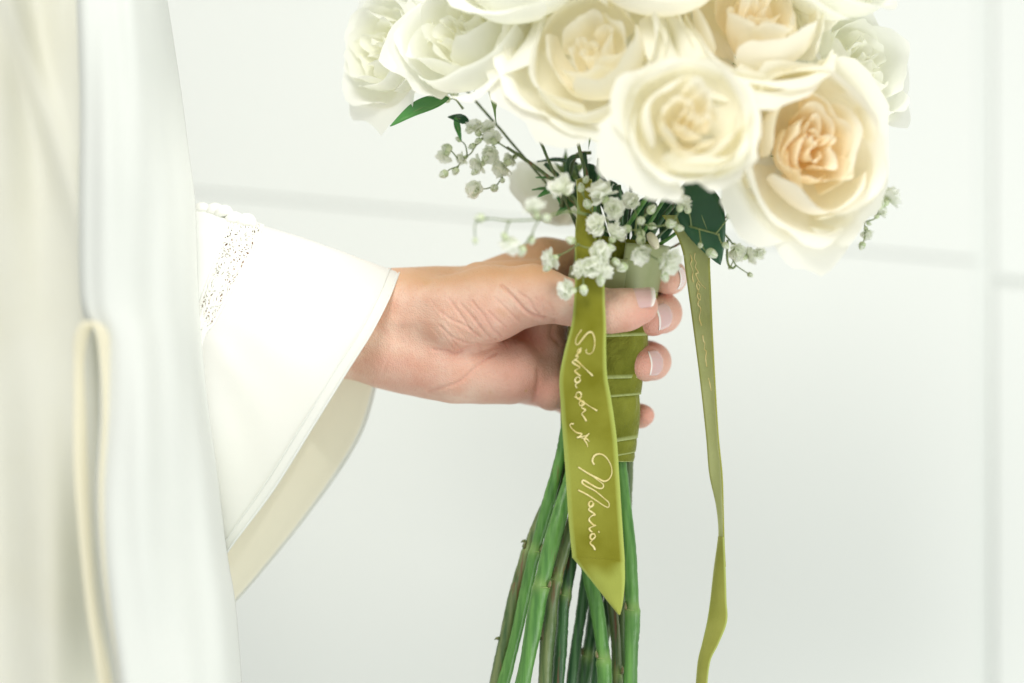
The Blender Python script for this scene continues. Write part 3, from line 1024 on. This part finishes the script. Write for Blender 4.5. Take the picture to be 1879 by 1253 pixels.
rose((1556, 130, -70), (0.66, -0.62, 0.40), 134, 9, 'pale cream rose on the far right with ragged petals', tint=0.22, mat='petal_w', openness=1.1)
rose((1566, 322, 60), (0.80, -0.25, -0.10), 92, 10, 'small pale pink-white rose behind the peach one', tint=0.25, mat='petal_w', n_in=6, n_mid=6)
rose((1500, -45, -140), (0.45, -0.55, 0.70), 140, 11, 'white rose cut off at the top right', tint=0.2, mat='petal_w', n_in=7, n_mid=6)
rose((1022, 345, 150), (-0.35, 0.55, -0.45), 80, 12, 'small pale rose low at the back of the bouquet', tint=0.1, mat='petal_w', n_in=4, n_mid=5)
rose((1180, 150, 110), (0.1, 0.75, 0.5), 150, 13, 'cream rose at the back of the bouquet', tint=0.3, n_in=4, n_mid=5)
rose((1400, 200, 90), (0.5, 0.7, 0.3), 150, 14, 'cream rose at the back right of the bouquet', tint=0.3, n_in=4, n_mid=5)

# --- leaves
def leaf(base, tip, width, normal, bend, mat, parent=bq, name='leaf', fold=0.25):
    b = U(*base); t = U(*tip)
    L = np.linalg.norm(t - b); a = (t - b) / L
    nn = np.asarray(normal, float); nn = nrm(nn - a * nn.dot(a)); s = np.cross(a, nn)
    nu, nv = 22, 9
    V = []
    for i in range(nu):
        f = i / (nu - 1)
        wd = width * math.sin(math.pi * min(1, f ** 0.8)) ** 0.8 * (1 - 0.35 * f) + 0.4
        for j in range(nv):
            q = -1 + 2 * j / (nv - 1)
            V.append(b + a * L * f + nn * bend * math.sin(math.pi * f) + s * wd * q + nn * wd * fold * abs(q) ** 1.3 + nn * 0.8 * math.sin(9 * f + 3 * abs(q)))
    o = mk(name, V, grid_faces(nu, nv), mat, parent, solid=1.5)
    pts = [b + a * L * f + nn * (bend * math.sin(math.pi * f) - 1.0) for f in np.linspace(0, 0.96, 16)]
    V, F = tube(pts, np.linspace(2.2, 0.6, 16), 6)
    mk('midrib', V, F, 'twig', o)
    return o

tag(leaf((824, 180, -80), (716, 231, -60), 22, (0.1, -0.7, 0.7), 7, 'leaf'), 'pointed bright green leaf under the leftmost roses')
tag(leaf((1262, 330, -120), (1322, 486, -110), 48, (-0.1, -1, 0.15), 6, 'leaf_dark', fold=0.12), 'broad dark green leaf between two roses')
leaf((1090, 330, 30), (1020, 395, 40), 14, (0.2, -1, 0.2), 3, 'leaf')
leaf((1060, 300, 40), (985, 296, 50), 9, (0.0, -0.5, 1), 4, 'leaf_dark')
leaf((1080, 300, 20), (1120, 400, 10), 20, (0.3, -1, 0), 4, 'leaf_dark')
leaf((1190, 360, 10), (1170, 470, 0), 30, (0.1, -1, 0), 4, 'leaf_dark')
leaf((1240, 340, 20), (1215, 450, 10), 24, (-0.1, -1, 0), 4, 'leaf_dark')
leaf((1120, 330, 10), (1140, 470, 0), 26, (0.2, -1, 0), 4, 'leaf_dark')
leaf((1140, 240, -60), (1165, 290, -60), 16, (0, -1, 0), 4, 'leaf_dark')
leaf((1240, 60, -120), (1235, 130, -110), 14, (0, -1, 0), 4, 'leaf')
leaf((835, 215, 0), (846, 258, 0), 6, (0, -1, 0), 1, 'leaf')
leaf((860, 222, 10), (822, 214, 0), 10, (0, -1, 0.3), 2, 'leaf_dark')
# narrow stipules and grassy stems between roses and binding
for pts, r in (([(1030, 380, 30), (1045, 320, 30), (1058, 285, 25), (1085, 280, 20)], 5), ([(1070, 400, 20), (1060, 350, 10), (1040, 315, 10), (1048, 290, 10), (1072, 285, 6)], 6),
               ([(1100, 430, 0), (1080, 360, 0), (1072, 280, 0)], 7), ([(1115, 440, -10), (1096, 370, -10), (1100, 290, -20)], 6),
               ([(1075, 395, 15), (1030, 345, 10), (975, 300, 20), (930, 270, 24)], 4), ([(1080, 390, 25), (1040, 340, 22), (1000, 300, 30)], 6),
               ([(1088, 420, 10), (1066, 372, 8), (1058, 340, 6)], 5), ([(1160, 450, -30), (1180, 400, -40), (1210, 350, -60)], 7),
               ([(1185, 450, -20), (1215, 400, -30), (1260, 350, -50)], 6), ([(1140, 450, -30), (1140, 400, -40), (1135, 340, -60)], 7)):
    P = cr([U(*p) for p in pts], 24)
    V, F = tube(P, r * np.linspace(1.0, 0.7, 24), 8)
    mk('flower_stalk', V, F, 'stem_old' if r < 6 else 'stem_deep', bq, attrs={'node': [0] * len(V)})
for base, tip, wd in (((1040, 332, 20), (983, 325, 20), 3.5), ((1040, 344, 20), (1000, 341, 20), 2.2), ((1018, 348, 20), (976, 348, 22), 4), ((1026, 345, 10), (985, 362, 10), 8), ((1015, 352, 10), (1028, 374, 10), 2.5)):
    leaf(base, tip, wd, (0, -0.7, 0.7), 2, 'leaf', name='bract')

# --- white spray: florets on hair-thin branching stalks
def floret_mesh(seed, R=15.0):
    rng = np.random.RandomState(seed)
    acc = Acc(); T = []
    npet = 22
    for k in range(npet):
        th = k * 2.4 + rng.normal() * 0.2
        el = -0.15 + 1.35 * (k / (npet - 1)) + rng.normal() * 0.12      # elevation from rim to top
        dirv = np.array([math.cos(th) * math.cos(el), math.sin(th) * math.cos(el), math.sin(el)])
        tang = nrm(np.cross(dirv, np.array([0, 0, 1.0]) + 0.01 * dirv))
        upv = np.cross(tang, dirv)
        L = R * (1.0 + 0.15 * rng.normal()); wd = R * 0.56
        V = []
        for i in range(5):
            f = i / 4
            wv_ = wd * (0.2 + 0.85 * math.sin(math.pi * 0.80 * f + 0.1))
            for j in (-1, -0.4, 0.4, 1):
                notch = -0.05 * L if (f == 1 and abs(j) < 0.5) else 0
                p = dirv * (L * f + notch) + tang * wv_ * j + upv * (R * 0.28 * f * f + R * 0.10 * j * j * math.sin(4 * f + k)) + rng.normal(size=3) * R * 0.015
                V.append(p)
        acc.add(V, grid_faces(5, 4)); T += [0.25 * (1 - i / 4) for i in range(5) for _ in range(4)]
    V, F = tube([np.array([0, 0, z]) for z in (-R * 0.75, -R * 0.6, -R * 0.3, -R * 0.02)], R * np.array([0.08, 0.26, 0.34, 0.22]), 8)
    acc.add(V, F, 1); T += [0] * len(V)
    return mesh_data('floret', acc.verts(), acc.F, ['floret', 'bud'], True, {'tint': T}, acc.mi)

def bud_mesh(seed, R=7.0):
    acc = Acc(); T = []
    zs = np.linspace(-1, 1, 9)
    V, F = tube([np.array([0.05 * R * z, 0, R * z]) for z in zs], R * np.sqrt(np.clip(1 - zs ** 2, 0.02, 1)) * (0.85 - 0.12 * zs), 10)
    acc.add(V, F, 1); T += [0] * len(V)
    for k in range(5):                                 # white petals breaking out of the calyx
        th = k * 1.2566
        e = np.array([math.cos(th), math.sin(th), 0]); f = np.array([-math.sin(th), math.cos(th), 0])
        V = []
        for i in range(4):
            t = i / 3
            c = e * R * (0.80 - 0.55 * t * t) + np.array([0, 0, R * (0.0 + 1.22 * t)])
            wd = R * 0.5 * (1 - 0.7 * t)
            V += [c - f * wd, c + e * R * 0.06, c + f * wd]
        acc.add(V, grid_faces(4, 3), 0); T += [0.2] * 12
    return mesh_data('bud', acc.verts(), acc.F, ['floret', 'bud'], True, {'tint': T}, acc.mi)

FL = [floret_mesh(s) for s in (21, 22, 23, 24)]
BD = [bud_mesh(s) for s in (1, 2)]

def rot_to(dirv, spin):
    q = Vector(dirv).to_track_quat('Z', 'Y')
    return (q.to_matrix() @ Matrix.Rotation(spin, 3, 'Z')).to_euler()

def spray(root, forks, items, seed, label, thick=1.6):
    """root (px,py,d); forks: [(px,py,d),...] along the main stalk; items: (px,py,d,size,kind)"""
    rng = np.random.RandomState(seed)
    acc = Acc()
    main = [U(*root)] + [U(*f) for f in forks]
    P = cr(main, 10 * (len(main) - 1) + 1) if len(main) > 2 else np.linspace(main[0], main[1], 12)
    V, F = tube(P, np.linspace(thick * 1.5, thick * 0.9, len(P)), 6)
    acc.add(V, F)
    nodes = [p for p in P[2:]]
    it = sorted(items, key=lambda q: min(np.linalg.norm(U(*q[:3]) - n) for n in nodes))
    ends = []
    for (x, y, d, sz, kind) in it:
        e = U(x, y, d)
        best = min(nodes, key=lambda n: np.linalg.norm(e - n) + rng.rand() * 8)
        L = np.linalg.norm(e - best)
        mid = (best + e) / 2 + rng.normal(size=3) * L * 0.09
        Q = cr([best, mid, e], 12)
        V, F = tube(Q, np.linspace(thick, thick * 0.6, 12), 5)
        acc.add(V, F)
        nodes += [Q[5], Q[8]]
        V, F = tube([best - nrm(e - best) * 2, best, best + nrm(e - best) * 3], [thick * 0.8, thick * 1.8, thick * 0.8], 6)
        acc.add(V, F)
        ends.append((e, nrm(e - mid), sz, kind))
    so = mk('flower_spray', acc.verts(), acc.F, 'twig', bq, origin=U(*root))
    tag(so, label)
    for e, dv, sz, kind in ends:
        me = (FL if kind == 'f' else BD)[rng.randint(0, 4 if kind == 'f' else 2)]
        o = bpy.data.objects.new('floret' if kind == 'f' else 'flower_bud', me)
        C.objects.link(o)
        o.rotation_euler = rot_to(nrm(dv + rng.normal(size=3) * 0.2 + np.array([0, -0.15, 0])), rng.rand() * 6.28)
        s = sz * (1.06 if kind == 'f' else 1.1) / (15.0 if kind == 'f' else 7.0)
        o.scale = (s, s, s * (0.9 + 0.2 * rng.rand()))
        place(o, e, so)

f, b_ = 'f', 'b'
spray((1070, 390, 30), [(1010, 330, 26), (960, 292, 28), (915, 262, 24)],
      [(874, 238, 20, 19, f), (905, 255, 24, 18, f), (898, 236, 30, 16, f), (880, 302, 20, 17, f), (925, 303, 22, 20, f), (902, 278, 16, 17, f), (940, 290, 30, 14, f),
       (874, 347, 16, 19, f), (818, 284, 24, 15, f), (850, 290, 20, 12, f), (821, 272, 18, 9, b_), (815, 319, 14, 8, b_), (836, 313, 20, 7, b_), (871, 315, 18, 6, b_),
       (907, 345, 16, 8, b_), (922, 331, 20, 5, b_), (867, 268, 20, 6, b_), (842, 256, 20, 5, b_), (878, 258, 14, 6, b_), (890, 290, 10, 7, b_)],
      31, 'sharp white spray reaching out to the left below the roses')
spray((1085, 395, -150), [(1040, 388, -300), (985, 402, -330), (930, 405, -330)],
      [(982, 386, -330, 20, f), (1034, 346, -240, 21, f), (930, 441, -310, 19, f), (881, 400, -330, 8, b_), (872, 442, -330, 5, b_), (957, 459, -300, 9, b_), (1003, 400, -330, 8, b_), (975, 440, -300, 7, b_)],
      32, 'blurred spray hanging out in front over the wrist side')
spray((1120, 420, -60), [(1110, 400, -150), (1100, 440, -190), (1085, 480, -200)],
      [(1098, 414, -190, 19, f), (1128, 432, -190, 20, f), (1108, 360, -180, 24, f), (1125, 385, -180, 19, f), (1098, 465, -205, 21, f), (1085, 488, -210, 21, f), (1068, 492, -212, 16, f),
       (1102, 494, -205, 18, f), (1013, 474, -205, 18, f), (1044, 532, -212, 19, f), (1004, 491, -205, 7, b_), (1071, 531, -212, 8, b_), (1048, 441, -200, 8, b_), (1102, 512, -205, 9, b_),
       (1066, 345, -170, 7, b_), (1078, 375, -170, 8, b_), (1075, 330, -170, 6, b_), (1118, 455, -190, 8, b_), (1130, 480, -190, 7, b_)],
      33, 'thick cluster of white florets spilling over the ribbon and thumb')
spray((1165, 430, -60), [(1170, 400, -150), (1180, 440, -190)],
      [(1178, 462, -200, 18, f), (1224, 480, -215, 25, f), (1250, 375, -190, 19, f), (1160, 372, -170, 16, f), (1143, 490, -180, 9, b_), (1195, 385, -170, 8, b_), (1176, 405, -170, 8, b_),
       (1176, 430, -170, 8, b_), (1196, 415, -160, 7, b_), (1230, 410, -180, 9, b_), (1245, 418, -180, 7, b_), (1220, 508, -210, 8, b_), (1176, 440, -180, 9, b_), (1150, 420, -170, 8, b_)],
      34, 'white florets hanging in front of the satin collar')
spray((1245, 410, -100), [(1275, 418, -130), (1318, 430, -140)],
      [(1305, 464, -150, 9, b_), (1285, 450, -150, 5, b_), (1331, 450, -140, 6, b_), (1262, 385, -140, 7, b_), (1340, 395, -140, 7, b_)],
      35, 'pale green spray stalks crossing the dark leaf')
spray((1300, 400, 0), [(1330, 430, 10), (1348, 452, 14)],
      [(1350, 458, 10, 18, f), (1372, 470, 16, 17, f), (1392, 464, 18, 12, f), (1376, 504, 10, 5, b_), (1340, 490, 8, 4, b_)], 36, 'white florets below the peach-hearted rose')
spray((1540, 380, 20), [(1560, 402, 18)],
      [(1612, 374, 14, 11, b_), (1630, 366, 24, 20, f), (1612, 392, 30, 15, f), (1590, 425, 18, 13, f), (1582, 450, 12, 7, b_), (1594, 410, 16, 4, b_)], 37, 'small spray at the far right edge of the bouquet')
spray((850, 200, 10), [(835, 180, 8)],
      [(800, 160, 4, 17, f), (815, 175, 6, 16, f), (826, 160, 0, 9, b_), (834, 172, 0, 8, b_), (820, 182, 0, 7, b_), (786, 146, 6, 5, b_), (796, 190, 4, 5, b_)], 38, 'white florets tucked between the two leftmost roses')
# hooked tendril and the pearl-headed pin at the collar
P = cr([U(1335, 440, 0), U(1334, 470, 0), U(1337, 486, 0), U(1344, 492, 0), U(1350, 488, 0)], 20)
V, F = tube(P, 2.2, 6); mk('tendril', V, F, 'twig', bq)
P = cr([U(1190, 428, -108), U(1198, 440, -112), U(1206, 456, -116)], 12)
V, F = tube(P, 9 * np.sqrt(np.clip(np.sin(np.linspace(0.25, 2.95, 12)), 0, 1)), 12); mk('pearl_pin', V, F, 'pearl', binding)

# --- ribbons
def strip(name, rows, mat, label, nv=11, n=150, bow=6.0, fold=None, nap=None, parent=bq):
    """rows: (yL, xL, dL, yR, xR, dR) edges down the ribbon"""
    Lp = cr([U(r[1], r[0], r[2]) for r in rows], n); Rp = cr([U(r[4], r[3], r[5]) for r in rows], n)
    V, E = [], []
    for i in range(n):
        for j in range(nv):
            v = j / (nv - 1)
            p = Lp[i] * (1 - v) + Rp[i] * v
            ac = Rp[i] - Lp[i]
            down = Lp[min(i + 1, n - 1)] - Lp[max(i - 1, 0)]
            nn = nrm(np.cross(ac, down))
            if nn[1] > 0: nn = -nn
            p = p + nn * bow * math.sin(math.pi * v) * (1 + 0.3 * math.sin(i * 0.11))
            e_ = 1.0 if (j == 0 or j == nv - 1) else 0.0
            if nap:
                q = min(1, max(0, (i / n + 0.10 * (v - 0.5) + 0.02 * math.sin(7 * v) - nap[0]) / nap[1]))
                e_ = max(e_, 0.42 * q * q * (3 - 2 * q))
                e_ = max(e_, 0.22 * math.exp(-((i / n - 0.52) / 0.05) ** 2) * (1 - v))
            V.append(p); E.append(e_)
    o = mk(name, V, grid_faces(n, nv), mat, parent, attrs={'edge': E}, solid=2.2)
    tag(o, label)
    return o, np.array(V).reshape(n, nv, 3)

rows = [(330, 1058, -60, 330, 1086, -75), (380, 1060, -110, 380, 1088, -130), (430, 1056, -150, 425, 1092, -172), (500, 1056, -172, 500, 1107, -182), (560, 1053, -176, 560, 1110, -184), (600, 1048, -174, 600, 1112, -182),
        (645, 1036, -166, 640, 1112, -176), (692, 1027, -154, 690, 1114, -160), (740, 1029, -142, 730, 1121, -146), (800, 1033, -132, 800, 1131, -134), (870, 1038, -126, 870, 1136, -126),
        (950, 1043, -122, 950, 1141, -122), (1016, 1049.6, -120, 1022, 1146, -120), (1021.6, 1049.9, -120, 1029, 1146.1, -120), (1022.4, 1050.5, -120, 1030, 1146.1, -120)]
# pointed end: left edge runs down to the tip on the right edge
rows += [(1027, 1054, -120, 1036, 1146.2, -120), (1050, 1073, -120, 1065, 1146.5, -121), (1080, 1097, -120, 1095, 1144, -121), (1105, 1117, -121, 1114, 1141, -121), (1127, 1135, -122, 1128, 1137, -122)]
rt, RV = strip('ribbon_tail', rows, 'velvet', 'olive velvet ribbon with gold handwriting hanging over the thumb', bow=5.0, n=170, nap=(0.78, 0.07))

# gold lettering: cursive strokes lying on the velvet (RV)
Rflat = RV.reshape(-1, 3)
rf_ = D / (D + Rflat[:, 1])
rpx = Rflat[:, 0] * rf_ + FW / 2; rpy = FH / 2 - Rflat[:, 2] * rf_

def on_ribbon(x, y, lift):
    w_ = (rpx - x) ** 2 + (rpy - y) ** 2
    k = np.argpartition(w_, 6)[:6]
    ww = 1 / (w_[k] + 2)
    d = (Rflat[k, 1] * ww).sum() / ww.sum()
    return U(x, y, d - lift)

def lettering(strokes, conv, r, parent, lift=1.9, fn=on_ribbon):
    acc = Acc()
    for s in strokes:
        pts = [conv(*p) for p in s]
        P2 = cr([(x, y, 0) for x, y in pts], max(8, 6 * len(pts)))
        P = np.array([fn(p[0], p[1], lift) for p in P2])
        q = np.linspace(0, 1, len(P))
        V, F = tube(P, r * (0.85 + 0.3 * np.sin(q * 9 + len(pts))), 7, flat=0.6, flat_dir=(0, -1, 0))
        acc.add(V, F)
    return mk('lettering', acc.verts(), acc.F, 'gold', parent)

cA = lambda x, y: (1000 + x / 4.472, 580 + y / 4.472)
cB = lambda x, y: (1020 + x / 3.9125, 820 + y / 3.9125)
WORD1 = [
    [(338, 272), (340, 300), (368, 310), (395, 285), (408, 230), (402, 165), (382, 132), (355, 136), (325, 165), (298, 200), (272, 232), (255, 228), (252, 200), (264, 165), (282, 138), (300, 112)],
    [(300, 262), (272, 275), (268, 300), (285, 300), (290, 275), (270, 308), (252, 330), (272, 328), (262, 348), (238, 362)],
    [(238, 362), (226, 378), (240, 398)], [(240, 366), (262, 366), (300, 402), (340, 440), (392, 490)],
    [(234, 384), (258, 402), (286, 420), (264, 436), (244, 450), (266, 472), (292, 492)],
    [(290, 514), (276, 500), (256, 506), (246, 526), (256, 544), (278, 540), (292, 522), (264, 552), (250, 566), (262, 590)],
    [(300, 650), (288, 626), (264, 628), (254, 648), (262, 672), (284, 674), (300, 654)], [(240, 660), (272, 678), (330, 716), (380, 748), (428, 776)],
    [(306, 696), (290, 700), (280, 716), (290, 734), (310, 732), (320, 714), (308, 698), (300, 752)],
    [(300, 752), (330, 768), (318, 784), (302, 802), (320, 828), (340, 862)],
]
WORD2 = [[(236, 884), (212, 884), (206, 900), (228, 930), (262, 956), (300, 966), (286, 985), (262, 996)], [(262, 996), (300, 990), (340, 978), (362, 962), (338, 990), (322, 1010), (340, 1040), (352, 1074)], [(300, 1000), (340, 1008), (364, 1028)]]
WORD3 = [
    [(275, 128), (262, 100), (275, 65), (310, 50), (350, 65), (385, 110), (402, 165), (395, 210), (370, 240), (340, 245), (300, 225), (240, 195), (160, 145)],
    [(250, 200), (310, 245), (340, 270), (335, 295), (300, 295), (240, 262), (200, 240), (188, 256), (215, 280), (280, 315), (350, 372), (380, 402), (378, 432), (350, 425), (290, 385), (220, 340), (160, 310)],
    [(268, 404), (258, 390), (240, 396), (236, 416), (248, 430), (266, 422), (270, 404), (248, 434), (236, 444), (240, 456), (262, 470)],
    [(262, 470), (280, 486), (262, 492), (244, 508), (238, 524), (246, 538)],
    [(246, 538), (270, 560), (286, 564), (258, 574), (240, 586), (246, 600), (262, 612)], [(304, 606), (313, 615)],
    [(282, 640), (274, 624), (254, 628), (246, 648), (256, 664), (276, 656), (284, 640), (260, 670), (246, 686), (252, 700), (270, 716), (281, 740)],
]
lettering(WORD1, cA, 1.4, rt)
lettering(WORD2, cA, 1.4, rt)
lettering(WORD3, cB, 1.55, rt)

# right-hand ribbon: pale side above, twisting to velvet below
rows = [(395, 1215, -70, 392, 1262, -80), (425, 1238, -80, 420, 1282, -92), (460, 1252, -84, 455, 1300, -100), (500, 1258, -84, 500, 1303, -100), (600, 1272, -80, 600, 1307, -104), (700, 1285, -74, 700, 1312, -104), (800, 1296, -66, 800, 1318, -104),
        (870, 1302, -62, 870, 1325, -100), (930, 1315, -60, 930, 1327, -104), (985, 1319, -58, 985, 1328, -100), (1040, 1311, -64, 1040, 1331, -96), (1100, 1304, -70, 1100, 1333, -92), (1140, 1298, -74, 1140, 1334, -92),
        (1180, 1289, -76, 1180, 1319, -96), (1215, 1281, -78, 1215, 1303, -100), (1275, 1276, -80, 1275, 1296, -100)]
rr_, RV2 = strip('ribbon_tail', rows[:11], 'velvet_back', 'pale olive ribbon hanging free to the right of the hand', bow=-5.0, n=120)
lo_, RV3 = strip('ribbon_lower_length', rows[9:], 'velvet_mid', 'darker velvet end of the right ribbon', bow=4.0, n=80, parent=rr_)
Rflat = RV2.reshape(-1, 3)
rf_ = D / (D + Rflat[:, 1])
rpx = Rflat[:, 0] * rf_ + FW / 2; rpy = FH / 2 - Rflat[:, 2] * rf_
cC = lambda x, y: (1200 + x / 3.9125, 400 + y / 3.9125)
lettering([[(262, 262), (272, 300), (264, 330), (280, 380), (276, 420), (284, 460)], [(296, 250), (290, 290), (304, 320), (296, 350), (318, 390), (300, 400), (322, 450), (345, 480), (372, 506)],
           [(318, 450), (306, 480), (318, 515), (330, 490), (318, 470)], [(318, 520), (312, 560), (330, 590), (330, 550), (316, 540)], [(320, 590), (316, 620), (336, 650), (330, 690), (326, 720), (342, 772)],
           [(350, 840), (356, 880), (366, 900), (362, 940), (376, 960), (372, 1010), (380, 1070)], [(392, 1150), (402, 1190), (412, 1240)]], cC, 1.1, rr_)
